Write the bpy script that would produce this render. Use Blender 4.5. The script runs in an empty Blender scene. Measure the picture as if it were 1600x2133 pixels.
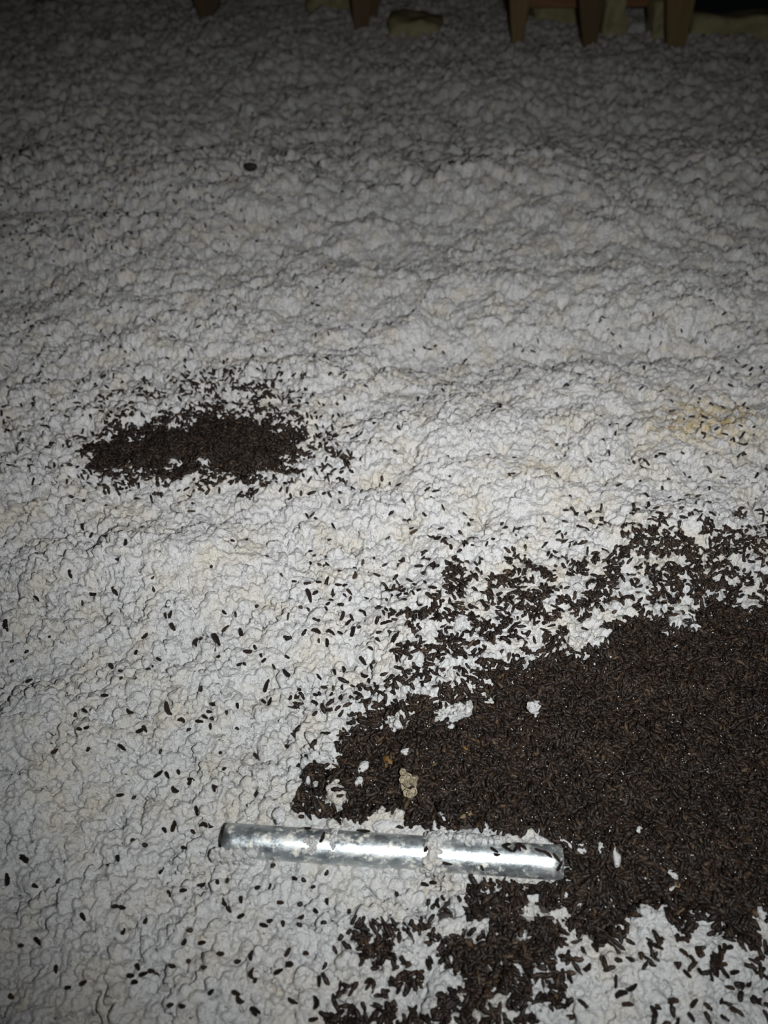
import bpy, bmesh, math
import numpy as np
from mathutils import Vector, Matrix

# ------------------------------------------------------------------ camera, world, lamps, exposure
scn = bpy.context.scene
COL = scn.collection
IW, IH = 1600.0, 2133.0
CAM_H = 0.50                                   # phone held half a metre above the insulation
PITCH = math.radians(41.6)
FPX = 26.0 / 36.0 * IH

cd = bpy.data.cameras.new('camera'); cam = bpy.data.objects.new('camera', cd); COL.objects.link(cam)
cd.sensor_fit = 'VERTICAL'; cd.sensor_height = 36.0; cd.sensor_width = 27.0; cd.lens = 26.0
cd.clip_start = 0.01; cd.clip_end = 60
cam.location = (0, 0, CAM_H); cam.rotation_euler = (math.pi / 2 - PITCH, 0, 0)
cd.dof.use_dof = True; cd.dof.focus_distance = 0.60; cd.dof.aperture_fstop = 6.8
scn.camera = cam

w = bpy.data.worlds.new('attic_dark'); scn.world = w; w.use_nodes = True
w.node_tree.nodes['Background'].inputs[0].default_value = (0.75, 0.85, 1.0, 1)
w.node_tree.nodes['Background'].inputs[1].default_value = 0.0015

def spot(name, loc, down, watts, size, blend, radius, color, yaw=0.0):
    l = bpy.data.lights.new(name, 'SPOT'); l.energy = watts; l.spot_size = math.radians(size)
    l.spot_blend = blend; l.shadow_soft_size = radius; l.color = color
    o = bpy.data.objects.new(name, l); COL.objects.link(o)
    o.location = loc; o.rotation_euler = (math.radians(90 - down), 0, math.radians(yaw))
    return o
# phone flash beside the lens, plus an added fill spot brightening the far floor
spot('phone_flash', (0.075, -0.01, CAM_H + 0.02), 40, 22.0, 104, 1.0, 0.004, (0.975, 0.995, 1.0))
spot('far_fill_spot', (0.11, -0.02, CAM_H + 0.05), 15, 25.0, 100, 1.0, 0.010, (1.0, 0.985, 0.99), yaw=3)

vs = scn.view_settings
vs.view_transform = 'Standard'; vs.look = 'None'; vs.exposure = 0.0; vs.gamma = 1.0
vs.use_curve_mapping = False

# ------------------------------------------------------------------ projection helpers
SP, CP = math.sin(PITCH), math.cos(PITCH)
def project(x, y, z):
    dz = z - CAM_H
    Z = y * CP - dz * SP
    up = y * SP + dz * CP
    return IW / 2 + FPX * x / Z, IH / 2 - FPX * up / Z, Z
def on_plane(px, py, z):
    u = (px - IW / 2) / FPX; v = (IH / 2 - py) / FPX
    dy = CP + v * SP; dz = -SP + v * CP
    t = (z - CAM_H) / dz
    return u * t, dy * t

# ------------------------------------------------------------------ numpy noise
def h2(ix, iy, seed):
    n = (ix.astype(np.int64) * 374761393 + iy.astype(np.int64) * 668265263 + seed * 974711) & 0xFFFFFFFF
    n = ((n ^ (n >> 13)) * 1274126177) & 0xFFFFFFFF
    n = (n ^ (n >> 16)); n = (n * 2246822519) & 0xFFFFFFFF
    return ((n ^ (n >> 15)) & 0xFFFFFF) / float(0xFFFFFF)
def vnoise(x, y, seed):
    ix = np.floor(x); iy = np.floor(y); fx = x - ix; fy = y - iy
    ix = ix.astype(np.int64); iy = iy.astype(np.int64)
    sx = fx * fx * fx * (fx * (fx * 6 - 15) + 10); sy = fy * fy * fy * (fy * (fy * 6 - 15) + 10)
    a = h2(ix, iy, seed); b = h2(ix + 1, iy, seed); c = h2(ix, iy + 1, seed); d = h2(ix + 1, iy + 1, seed)
    return (a * (1 - sx) + b * sx) * (1 - sy) + (c * (1 - sx) + d * sx) * sy
def fbm(x, y, seed, octs=4):
    s = 0; a = 0.5; t = 0
    for i in range(octs):
        s = s + a * vnoise(x * 2 ** i + 17.3 * i, y * 2 ** i - 9.1 * i, seed + i); t += a; a *= 0.5
    return s / t
def worley(x, y, seed, soft=0.0):
    """rounded lumps: returns dome height 0..1 (union of random-size balls) and cell id"""
    ix = np.floor(x).astype(np.int64); iy = np.floor(y).astype(np.int64)
    best = np.zeros_like(x); acc = np.full(x.shape, 1.0)
    for dx in (-1, 0, 1):
        for dy in (-1, 0, 1):
            cx = ix + dx; cy = iy + dy
            jx = cx + h2(cx, cy, seed); jy = cy + h2(cx, cy, seed + 1)
            r = 0.55 + 0.6 * h2(cx, cy, seed + 2)
            q = 1 - ((x - jx) ** 2 + (y - jy) ** 2) / (r * r)
            hgt = np.sqrt(np.maximum(q, 0)) * (0.55 + 0.45 * h2(cx, cy, seed + 3)) * r
            if soft: acc = acc + np.exp(soft * hgt) - 1
            else: best = np.maximum(best, hgt)
    return np.log(acc) / soft if soft else best

# ------------------------------------------------------------------ masks of the dark piles (outlines in photograph pixels, laid on the ground)
PILE_A = [(2060,1330),(1900,1262),(1600,1272),(1570,1274),(1535,1268),(1490,1268),(1450,1284),(1425,1312),(1385,1298),(1345,1290),(1300,1295),
 (1268,1322),(1262,1362),(1222,1366),(1175,1366),(1120,1380),(1065,1390),(1012,1408),(990,1446),(950,1462),(900,1472),
 (850,1484),(810,1488),(772,1487),(740,1520),(700,1545),(695,1575),(672,1608),(655,1652),(645,1700),(662,1722),
 (720,1722),(772,1730),(790,1708),(828,1706),(850,1728),(905,1716),(1000,1722),(1052,1742),(1100,1752),(1160,1772),
 (1176,1822),(1112,1824),(1080,1850),(1000,1866),(985,1886),(915,1900),(905,1925),(990,1925),(1015,1940),(1000,1955),
 (955,1960),(940,1985),(955,2010),(970,2030),(955,2070),(990,2075),(1020,2055),(1060,2050),(1130,2035),(1140,1985),(1165,1968),(1200,1952),(1250,1945),
 (1290,1946),(1320,1938),(1330,1920),(1370,1906),(1382,1928),(1430,1926),(1500,1930),(1540,1938),(1580,1912),(1640,1905),(1860,1885),(2060,1800),(2180,1650),(2170,1470)]
PILE_B = [(182,950),(200,925),(240,908),(275,897),(330,890),(360,880),(400,872),(440,868),(500,866),(545,872),(585,884),(612,900),
 (632,922),(640,945),(622,965),(580,975),(560,988),(510,992),(470,990),(420,992),(380,990),(320,985),(270,985),(225,978),(190,968)]
HOLES = [(1285,1272,24,22),(1368,1278,22,12),(1432,1268,16,15),(1412,1302,18,15),(1550,1262,26,12),(1195,1345,22,20),(1240,1322,24,22),
 (1188,1300,22,14),(1110,1335,14,26),(1106,1385,12,13),(830,1500,22,14),(940,1490,30,14),(968,1482,16,16),(1115,1478,10,14),(703,1660,18,26),
 (685,1578,20,18),(802,1715,32,20),(965,1938,58,14),(1345,1922,34,13),(870,1990,38,24),(905,2030,22,26),(1110,1905,22,16),(1165,1912,20,16),
 (1420,950,1,1),(425,966,12,8),(362,962,14,8),(1460,1470,1,1),(1090,1950,12,8),(660,1470,1,1)]

def poly_sd(px, py, P):
    """signed distance in pixels, positive inside"""
    P = np.array(P, float); n = len(P)
    d = np.full(px.shape, 1e12); ins = np.zeros(px.shape, bool)
    for i in range(n):
        ax, ay = P[i]; bx, by = P[(i + 1) % n]
        ex, ey = bx - ax, by - ay
        t = np.clip(((px - ax) * ex + (py - ay) * ey) / (ex * ex + ey * ey), 0, 1)
        d = np.minimum(d, (px - ax - t * ex) ** 2 + (py - ay - t * ey) ** 2)
        c = ((ay > py) != (by > py)) & (px < (bx - ax) * (py - ay) / ((by - ay) if by != ay else 1e-9) + ax)
        ins ^= c
    return np.where(ins, 1, -1) * np.sqrt(d)
def hole_f(px, py):
    m = np.zeros(px.shape)
    wob = 0.35 * (vnoise(px / 14, py / 11, 77) - 0.5) * 2
    for cx, cy, rx, ry in HOLES:
        q = 1.35 - np.sqrt(((px - cx) / rx) ** 2 + ((py - cy) / ry) ** 2) + wob
        m = np.maximum(m, np.clip(q * 2.2, 0, 1))
    return m
def core_sd(px, py):
    return np.maximum(poly_sd(px, py, PILE_A), poly_sd(px, py, PILE_B) * 1.6)

# coverage of loose droppings, one digit for each 100 px cell of the photograph
COV = ["0000000000000000","0000000000000000","0000000000000000",
"2222211000000000","3332211000000000","1111000000000001","1111101000001011","2121121111010112",
"3345664211101122","2488886311111222","2222113222112333",
"0110013333445677","1111223457788888","1122233457688888","1122344565899999","0112234799999999",
"0011244899999999","1111134446789999","1121233435899999","1121222566985466","1222133678763444","1112122677543434"]
SCALE = np.array([0, .010, .028, .055,   .12, .30, .52, .74, .92, 1.0])
COVM = SCALE[np.array([[int(c) for c in r] for r in COV])]
def coverage(px, py):
    gx = np.clip(px / 100 - 0.5, 0, 14.999); gy = np.clip(py / 100 - 0.5, 0, 20.999)
    ix = gx.astype(int); iy = gy.astype(int); fx = gx - ix; fy = gy - iy
    c = (COVM[iy, ix] * (1 - fx) + COVM[iy, ix + 1] * fx) * (1 - fy) + (COVM[iy + 1, ix] * (1 - fx) + COVM[iy + 1, ix + 1] * fx) * fy
    return c

# ------------------------------------------------------------------ pipe placement (needed by the ground)
PIPE_R = 0.0106
PZ = 0.0075
pa = on_plane(np.array(470.0), np.array(1749.0), PZ); pb = on_plane(np.array(1169.0), np.array(1797.0), PZ)
PA = np.array([float(pa[0]), float(pa[1])]); PB = np.array([float(pb[0]), float(pb[1])])
PD = (PB - PA) / np.linalg.norm(PB - PA); PN = np.array([-PD[1], PD[0]])
PLEN = float(np.linalg.norm(PB - PA))

# ------------------------------------------------------------------ height of the insulation
def bump(x, y, cx, cy, rx, ry, rot=0.0):
    c, s = math.cos(rot), math.sin(rot); dx = x - cx; dy = y - cy
    u = (dx * c + dy * s) / rx; v = (-dx * s + dy * c) / ry
    return np.exp(-(u * u + v * v))
def px_bump(x, y, px, py, rx, ry, rot=0.0):
    a = on_plane(float(px), float(py), 0.0); return bump(x, y, a[0], a[1], rx, ry, rot)
def H_low(x, y):
    r = np.sqrt(x * x + y * y)
    z = (fbm(x * 3.1 + 5, y * 3.4, 11, 3) - 0.5) * 0.045 * np.clip((y - 0.15) / 0.9, 0.10, 1.3)
    z = z + (fbm(x * 9 + 1, y * 10, 21, 2) - 0.5) * 0.020 * np.clip(y / 0.8, 0.35, 1.5)
    z = z + 0.030 * bump(x, y, 0.1, 1.52, 1.4, 0.22, 0.04) - 0.030 * bump(x, y, 0.2, 2.05, 2.0, 0.30)
    z = z + 0.020 * px_bump(x, y, 330, 1180, 0.07, 0.035) + 0.014 * px_bump(x, y, 690, 420, 0.1, 0.08)
    z = z + 0.020 * px_bump(x, y, 900, 905, 0.09, 0.05, 0.3) + 0.013 * px_bump(x, y, 872, 665, 0.022, 0.030) - 0.02 * px_bump(x, y, 850, 640, 0.007, 0.012) - 0.02 * px_bump(x, y, 897, 640, 0.006, 0.012) - 0.02 * px_bump(x, y, 1244, 640, 0.006, 0.012) - 0.018 * px_bump(x, y, 348, 590, 0.012, 0.012)
    z = z + 0.016 * px_bump(x, y, 90, 1560, 0.05, 0.07) - 0.012 * px_bump(x, y, 110, 1400, 0.05, 0.02, 0.3)
    z = z + 0.018 * px_bump(x, y, 1420, 1110, 0.06, 0.03) - 0.020 * px_bump(x, y, 1000, 730, 0.45, 0.045, 0.12)
    z = z + 0.012 * px_bump(x, y, 430, 2100, 0.05, 0.02) + 0.02 * px_bump(x, y, 600, 760, 0.12, 0.05)
    z = z + 0.06 * np.clip((y - 2.0) / 2.0, 0, 1.5) ** 2
    return z
def pipe_uv(x, y):
    dx = x - PA[0]; dy = y - PA[1]
    return dx * PD[0] + dy * PD[1], dx * PN[0] + dy * PN[1]
def edge_noise(x, y):
    return (vnoise(x * 150, y * 150, 5) - 0.5) * 46 + (vnoise(x * 60 + 3, y * 60, 6) - 0.5) * 50 - 8
def ground(x, y, want_core=False):
    lo = H_low(x, y)
    px, py, Z = project(x, y, lo)
    sd = core_sd(px, py); hl = hole_f(px, py)
    nz = edge_noise(x, y)
    core = np.clip((sd + nz) / 26 + 0.35, 0, 1) * (1 - hl)
    wx = x + (vnoise(x * 60, y * 60, 41) - 0.5) * 0.012; wy = y + (vnoise(x * 60, y * 60, 43) - 0.5) * 0.012
    dist = np.sqrt(x * x + y * y)
    k1 = worley(wx / 0.034, wy / 0.034, 101, 9.0); k2 = worley(wx / 0.0150, wy / 0.0150, 131, 11.0); k3 = worley(wx / 0.0072 + .3, wy / 0.0072, 151)
    k4 = worley(wx / 0.0036, wy / 0.0036, 171)
    sm = np.clip((fbm(x * 6 + 3, y * 6, 61, 2) - 0.30) * 3.2, 0.55, 1.0) * (1 - 0.25 * np.clip((0.42 - y) / 0.2, 0, 1))      # some patches are felted smooth
    lump = (k1 - 0.55) * 0.0165 + ((k2 - 0.55) * 0.0150 + (k3 - 0.45) * 0.0110 + (k4 - 0.45) * 0.0030) * sm
    far = np.clip((dist - 1.2) / 1.5, 0, 1)
    lump = lump * (1 + 0.6 * far)
    z = lo + lump * (1 - 0.88 * core) - 0.004 * core + 0.004 * hl * np.clip((sd + 40) / 40, 0, 1)
    z = z - 0.6 * np.clip((y - 3.3) / 0.12, 0, 1) * np.clip((x - 1.05) / 0.06, 0, 1)      # ground sunk past the last web, shaped so this corner stays black
    u, v = pipe_uv(x, y)                                       # bed pressed by the pipe
    inl = np.clip((u + 0.012) / 0.01, 0, 1) * np.clip((PLEN + 0.006 - u) / 0.01, 0, 1)
    bed = PZ - 0.62 * PIPE_R - 0.15 * PIPE_R * np.clip(-v / 0.02, 0, 1)
    wv = np.clip((0.026 - np.abs(v)) / 0.010, 0, 1) * inl
    z = z * (1 - wv) + np.minimum(z, bed + lump * 0.35) * wv
    if want_core: return z, core, lo
    return z
def mound(x, y):
    """top of the compact droppings, below the insulation outside of the piles"""
    lo = H_low(x, y); px, py, Z = project(x, y, lo)
    sd = core_sd(px, py); hl = hole_f(px, py)
    nz = edge_noise(x, y)
    m = np.clip((sd + nz) / 22, -1, 1)
    z = lo + np.where(m > 0, 0.0030, 0.022) * m - 0.016 * hl - 0.0015 + (vnoise(x * 320, y * 320, 8) - 0.5) * 0.003 + (fbm(x * 45, y * 45, 9, 3) - 0.5) * 0.013
    u, v = pipe_uv(x, y)
    inl = np.clip((u + 0.01) / 0.01, 0, 1) * np.clip((PLEN - 0.004 - u) / 0.01, 0, 1)
    wv = np.clip((0.022 - np.abs(v)) / 0.008, 0, 1) * inl
    return z - 0.03 * wv
def surface_at(px, py):
    px = np.asarray(px, float); py = np.asarray(py, float)
    z = np.zeros(px.shape)
    for i in range(7):
        x, y = on_plane(px, py, z); z = 0.4 * z + 0.6 * np.maximum(ground(x, y), mound(x, y))
    x, y = on_plane(px, py, z)
    return x, y, np.maximum(ground(x, y), mound(x, y))

# ------------------------------------------------------------------ materials
def nmat(name):
    m = bpy.data.materials.new(name); m.use_nodes = True
    nt = m.node_tree; return m, nt, nt.nodes['Principled BSDF']
def node(nt, t, **kw):
    n = nt.nodes.new(t)
    for k, v in kw.items():
        if k in n.inputs: n.inputs[k].default_value = v
        else: setattr(n, k, v)
    return n
def ramp(nt, stops):
    r = nt.nodes.new('ShaderNodeValToRGB'); e = r.color_ramp.elements
    while len(e) < len(stops): e.new(0.5)
    for i, (p, c) in enumerate(stops): e[i].position = p; e[i].color = (*c, 1)
    return r
def mixc(nt, fac, a, b):
    m = nt.nodes.new('ShaderNodeMix'); m.data_type = 'RGBA'
    L = nt.links
    for sock, v in ((m.inputs[0], fac), (m.inputs[6], a), (m.inputs[7], b)):
        if hasattr(v, 'node'): L.new(v, sock)
        else: sock.default_value = v if not isinstance(v, tuple) else (*v, 1)
    return m.outputs[2]

def insulation_material(name, stain=True):
    m, nt, b = nmat(name); L = nt.links
    tc = node(nt, 'ShaderNodeTexCoord'); P = tc.outputs['Object']
    n1 = node(nt, 'ShaderNodeTexNoise', Scale=26.0, Detail=5.0, Roughness=0.6); L.new(P, n1.inputs['Vector'])
    r1 = ramp(nt, [(0.46, (0, 0, 0)), (0.66, (1, 1, 1))]); L.new(n1.outputs[0], r1.inputs[0])
    c = mixc(nt, r1.outputs[0], (0.70, 0.702, 0.695), (0.69, 0.655, 0.58))
    n2 = node(nt, 'ShaderNodeTexNoise', Scale=150.0, Detail=3.0); L.new(P, n2.inputs['Vector'])
    r2 = ramp(nt, [(0.62, (0, 0, 0)), (0.72, (0.75, 0.75, 0.75))]); L.new(n2.outputs[0], r2.inputs[0])
    mul = node(nt, 'ShaderNodeMath', operation='MULTIPLY'); L.new(r2.outputs[0], mul.inputs[0]); L.new(r1.outputs[0], mul.inputs[1])
    c = mixc(nt, mul.outputs[0], c, (0.66, 0.53, 0.33))
    if stain:
        at = node(nt, 'ShaderNodeAttribute', attribute_name='stain')
        n3 = node(nt, 'ShaderNodeTexNoise', Scale=70.0, Detail=4.0); L.new(P, n3.inputs['Vector'])
        r3 = ramp(nt, [(0.40, (0, 0, 0)), (0.62, (1, 1, 1))]); L.new(n3.outputs[0], r3.inputs[0])
        mu = node(nt, 'ShaderNodeMath', operation='MULTIPLY'); L.new(at.outputs['Fac'], mu.inputs[0]); L.new(r3.outputs[0], mu.inputs[1])
        c = mixc(nt, mu.outputs[0], c, (0.66, 0.52, 0.28))
    L.new(c, b.inputs['Base Color'])
    b.inputs['Roughness'].default_value = 0.7; b.inputs['Specular IOR Level'].default_value = 0.3
    b.inputs['Subsurface Weight'].default_value = 0.35; b.inputs['Subsurface Radius'].default_value = (1.0, 0.97, 0.9); b.inputs['Subsurface Scale'].default_value = 0.0022
    nb = node(nt, 'ShaderNodeTexNoise', Scale=520.0, Detail=6.0, Roughness=0.75); L.new(P, nb.inputs['Vector'])
    bp = node(nt, 'ShaderNodeBump', Strength=1.0, Distance=0.0026); L.new(nb.outputs[0], bp.inputs['Height'])
    nb2 = node(nt, 'ShaderNodeTexNoise', Scale=190.0, Detail=3.0, Roughness=0.6); L.new(P, nb2.inputs['Vector'])
    bp2 = node(nt, 'ShaderNodeBump', Strength=1.0, Distance=0.0048); L.new(nb2.outputs[0], bp2.inputs['Height']); L.new(bp.outputs[0], bp2.inputs['Normal'])
    L.new(bp2.outputs[0], b.inputs['Normal'])
    return m
M_INS = insulation_material('white_loose_fill')
M_TUFT = insulation_material('white_tuft', False)

def dropping_material(name, per_object):
    m, nt, b = nmat(name); L = nt.links
    if per_object:
        src = node(nt, 'ShaderNodeObjectInfo').outputs['Random']
    else:
        src = node(nt, 'ShaderNodeAttribute', attribute_name='tone').outputs['Fac']
    r = ramp(nt, [(0.0, (0.011, 0.0085, 0.007)), (0.5, (0.020, 0.0130, 0.0095)), (0.86, (0.033, 0.021, 0.0145)), (0.97, (0.044, 0.028, 0.018)), (1.0, (0.085, 0.056, 0.032))])
    L.new(src, r.inputs[0])
    tc = node(nt, 'ShaderNodeTexCoord')
    n = node(nt, 'ShaderNodeTexNoise', Scale=700.0, Detail=3.0); L.new(tc.outputs['Object'], n.inputs['Vector'])
    r2 = ramp(nt, [(0.3, (0.45, 0.45, 0.45)), (0.75, (1.15, 1.1, 1.06))]); L.new(n.outputs[0], r2.inputs[0])
    mx = node(nt, 'ShaderNodeMix', data_type='RGBA', blend_type='MULTIPLY'); mx.inputs[0].default_value = 1
    L.new(r.outputs[0], mx.inputs[6]); L.new(r2.outputs[0], mx.inputs[7]); L.new(mx.outputs[2], b.inputs['Base Color'])
    b.inputs['Roughness'].default_value = 0.5; b.inputs['Specular IOR Level'].default_value = 0.24
    bp = node(nt, 'ShaderNodeBump', Strength=0.7, Distance=0.0008); L.new(n.outputs[0], bp.inputs['Height']); L.new(bp.outputs[0], b.inputs['Normal'])
    return m
M_DROP = dropping_material('dropping_single', True)
M_DROPS = dropping_material('dropping_mass', False)

m, nt, b = nmat('compact_droppings'); M_MOUND = m
tc = node(nt, 'ShaderNodeTexCoord'); n = node(nt, 'ShaderNodeTexNoise', Scale=260.0, Detail=6.0); nt.links.new(tc.outputs['Object'], n.inputs['Vector'])
r = ramp(nt, [(0.3, (0.008, 0.006, 0.005)), (0.75, (0.030, 0.020, 0.014))]); nt.links.new(n.outputs[0], r.inputs[0]); nt.links.new(r.outputs[0], b.inputs['Base Color'])
b.inputs['Roughness'].default_value = 0.7

m, nt, b = nmat('galvanised_steel'); M_PIPE = m; L = nt.links
tc = node(nt, 'ShaderNodeTexCoord'); mp = node(nt, 'ShaderNodeMapping'); mp.inputs['Scale'].default_value = (0.6, 1, 1); L.new(tc.outputs['Object'], mp.inputs[0])
n = node(nt, 'ShaderNodeTexNoise', Scale=130.0, Detail=6.0, Roughness=0.7); L.new(mp.outputs[0], n.inputs['Vector'])
r = ramp(nt, [(0.32, (0.32, 0.37, 0.40)), (0.52, (0.52, 0.56, 0.58)), (0.66, (0.72, 0.73, 0.68))]); L.new(n.outputs[0], r.inputs[0])
n2 = node(nt, 'ShaderNodeTexNoise', Scale=170.0, Detail=6.0, Roughness=0.7); L.new(tc.outputs['Object'], n2.inputs['Vector'])
r2 = ramp(nt, [(0.52, (0, 0, 0)), (0.64, (1, 1, 1))]); L.new(n2.outputs[0], r2.inputs[0])
c = mixc(nt, r2.outputs[0], r.outputs[0], (0.74, 0.72, 0.63)); L.new(c, b.inputs['Base Color'])
mt = node(nt, 'ShaderNodeMath', operation='MULTIPLY_ADD'); L.new(r2.outputs[0], mt.inputs[0]); mt.inputs[1].default_value = -0.7; mt.inputs[2].default_value = 0.86
L.new(mt.outputs[0], b.inputs['Metallic'])
rr = node(nt, 'ShaderNodeMapRange'); rr.inputs[3].default_value = 0.28; rr.inputs[4].default_value = 0.62; rr.inputs[1].default_value = 0.35; rr.inputs[2].default_value = 0.65; L.new(n.outputs[0], rr.inputs[0]); L.new(rr.outputs[0], b.inputs['Roughness'])
bp = node(nt, 'ShaderNodeBump', Strength=0.5, Distance=0.0010); L.new(n.outputs[0], bp.inputs['Height']); L.new(bp.outputs[0], b.inputs['Normal'])

def wood(name, a, c2, scale=(14, 14, 1.2)):
    m, nt, b = nmat(name); L = nt.links
    tc = node(nt, 'ShaderNodeTexCoord'); mp = node(nt, 'ShaderNodeMapping'); mp.inputs['Scale'].default_value = scale; L.new(tc.outputs['Object'], mp.inputs[0])
    n = node(nt, 'ShaderNodeTexNoise', Scale=4.0, Detail=7.0, Distortion=1.2); L.new(mp.outputs[0], n.inputs['Vector'])
    r = ramp(nt, [(0.3, a), (0.7, c2)]); L.new(n.outputs[0], r.inputs[0]); L.new(r.outputs[0], b.inputs['Base Color'])
    b.inputs['Roughness'].default_value = 0.75
    bp = node(nt, 'ShaderNodeBump', Strength=0.3, Distance=0.002); L.new(n.outputs[0], bp.inputs['Height']); L.new(bp.outputs[0], b.inputs['Normal'])
    return m
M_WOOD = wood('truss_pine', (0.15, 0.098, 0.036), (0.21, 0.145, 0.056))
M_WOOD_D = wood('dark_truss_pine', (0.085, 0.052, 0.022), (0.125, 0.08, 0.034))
M_WOOD_H = wood('reddish_brace', (0.16, 0.07, 0.025), (0.24, 0.12, 0.04), (1.2, 14, 14))

def simple(name, c1, c2, scale, rough=0.8, bump_d=0.0, spec=0.3):
    m, nt, b = nmat(name); L = nt.links
    tc = node(nt, 'ShaderNodeTexCoord'); n = node(nt, 'ShaderNodeTexNoise', Scale=scale, Detail=5.0); L.new(tc.outputs['Object'], n.inputs['Vector'])
    r = ramp(nt, [(0.35, c1), (0.7, c2)]); L.new(n.outputs[0], r.inputs[0]); L.new(r.outputs[0], b.inputs['Base Color'])
    b.inputs['Roughness'].default_value = rough; b.inputs['Specular IOR Level'].default_value = spec
    if bump_d:
        bp = node(nt, 'ShaderNodeBump', Strength=0.6, Distance=bump_d); L.new(n.outputs[0], bp.inputs['Height']); L.new(bp.outputs[0], b.inputs['Normal'])
    return m
M_BATT = simple('yellow_batt', (0.25, 0.23, 0.12), (0.36, 0.34, 0.19), 30, 0.9, 0.006, 0.1)
M_COMB = simple('grey_paper_comb', (0.20, 0.165, 0.11), (0.32, 0.275, 0.195), 220, 0.85, 0.0006)
M_SHELL = simple('amber_shell', (0.075, 0.036, 0.010), (0.20, 0.115, 0.038), 260, 0.35, 0.0004, 0.5)
M_TAN = simple('tan_chaff', (0.10, 0.07, 0.036), (0.20, 0.145, 0.08), 300, 0.6, 0.0004)
M_SLIVER = simple('white_sliver', (0.75, 0.75, 0.74), (0.88, 0.88, 0.86), 300, 0.4)
M_CLOD = simple('dark_clod', (0.010, 0.009, 0.007), (0.035, 0.028, 0.02), 120, 0.85, 0.003)
M_GLINT = simple('insect_flake', (0.45, 0.42, 0.36), (0.85, 0.83, 0.78), 900, 0.12, 0, 0.9)
M_GYP = simple('ceiling_board_back', (0.42, 0.36, 0.28), (0.55, 0.48, 0.38), 8, 0.9)

# ------------------------------------------------------------------ object helpers
def tag(o, label=None, cat=None, group=None, kind=None):
    if label: o['label'] = label
    if cat: o['category'] = cat
    if group: o['group'] = group
    if kind: o['kind'] = kind
    return o
def link(name, me, mat=None, parent=None, smooth=True):
    o = bpy.data.objects.new(name, me); COL.objects.link(o)
    if mat and not me.materials: me.materials.append(mat)
    if parent: o.parent = parent
    if smooth and len(me.polygons): me.polygons.foreach_set('use_smooth', [True] * len(me.polygons))
    return o
def np_mesh(name, V, F):
    """V (n,3), F (m,k) index array"""
    me = bpy.data.meshes.new(name); k = F.shape[1]
    me.vertices.add(len(V)); me.vertices.foreach_set('co', np.ascontiguousarray(V, np.float32).ravel())
    me.loops.add(F.size); me.loops.foreach_set('vertex_index', np.ascontiguousarray(F, np.int32).ravel())
    me.polygons.add(len(F)); me.polygons.foreach_set('loop_start', np.arange(0, F.size, k, dtype=np.int32))
    me.update(calc_edges=True); me.validate()
    return me
def attr(me, name, vals):
    a = me.attributes.new(name, 'FLOAT', 'POINT'); a.data.foreach_set('value', np.ascontiguousarray(vals, np.float32))
def bm_link(name, bm, mat, parent=None, smooth=True):
    me = bpy.data.meshes.new(name); bm.normal_update(); bm.to_mesh(me); bm.free()
    return link(name, me, mat, parent, smooth)
rng = np.random.default_rng(20)

# ------------------------------------------------------------------ setting: ceiling boards under the insulation, and the insulation itself
bm = bmesh.new(); bmesh.ops.create_cube(bm, size=1.0)
for v in bm.verts: v.co = Vector((v.co.x * 9.0, v.co.y * 6.2 + 1.8, v.co.z * 0.0125 - 0.24))
fl = bm_link('floor', bm, M_GYP, None, False); tag(fl, 'gypsum ceiling board hidden under the loose insulation', 'floor', kind='structure')

bm = bmesh.new(); bmesh.ops.create_cube(bm, size=1.0)
for v in bm.verts: v.co = Vector((v.co.x * 9.0, v.co.y * 7.4 + 2.4, v.co.z * 0.018 + 1.26))
ce = bm_link('ceiling', bm, wood('roof_sheathing', (0.26, 0.16, 0.08), (0.36, 0.24, 0.12), (1.2, 14, 14)), None, False); tag(ce, 'brown wooden roof sheathing above the attic', 'ceiling', kind='structure')

def rows_cols():
    ys = list(np.arange(-0.45, -0.10, 0.010)) + list(np.arange(-0.10, 0.10, 0.0035)); y = 0.10
    while y < 4.7:
        ys.append(y)
        _, p0, _ = project(np.array(0.0), np.array(y), np.array(0.0)); _, p1, _ = project(np.array(0.0), np.array(y + 0.001), np.array(0.0))
        y += min(0.0085, max(0.0011, 3.1 / max(1e-6, float(p0 - p1)) * 0.001))
    ys += list(np.arange(4.75, 6.0, 0.08))
    s_in = np.linspace(-0.575, 0.575, 571)
    ext = np.cumsum(np.linspace(0.003, 0.014, 95)); ext = ext / ext[-1]
    return np.array(ys), s_in, ext
ys, s_in, ext = rows_cols()
Zr = np.maximum(ys, 0.02) * CP + CAM_H * SP
Xin = s_in[None, :] * Zr[:, None]
ed = s_in[-1] * Zr
Xr = ed[:, None] + ext[None, :] * (0.9 + 0.25 * Zr)[:, None]
X = np.concatenate([-Xr[:, ::-1], Xin, Xr], 1)
Y = np.repeat(ys[:, None], X.shape[1], 1)
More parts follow.
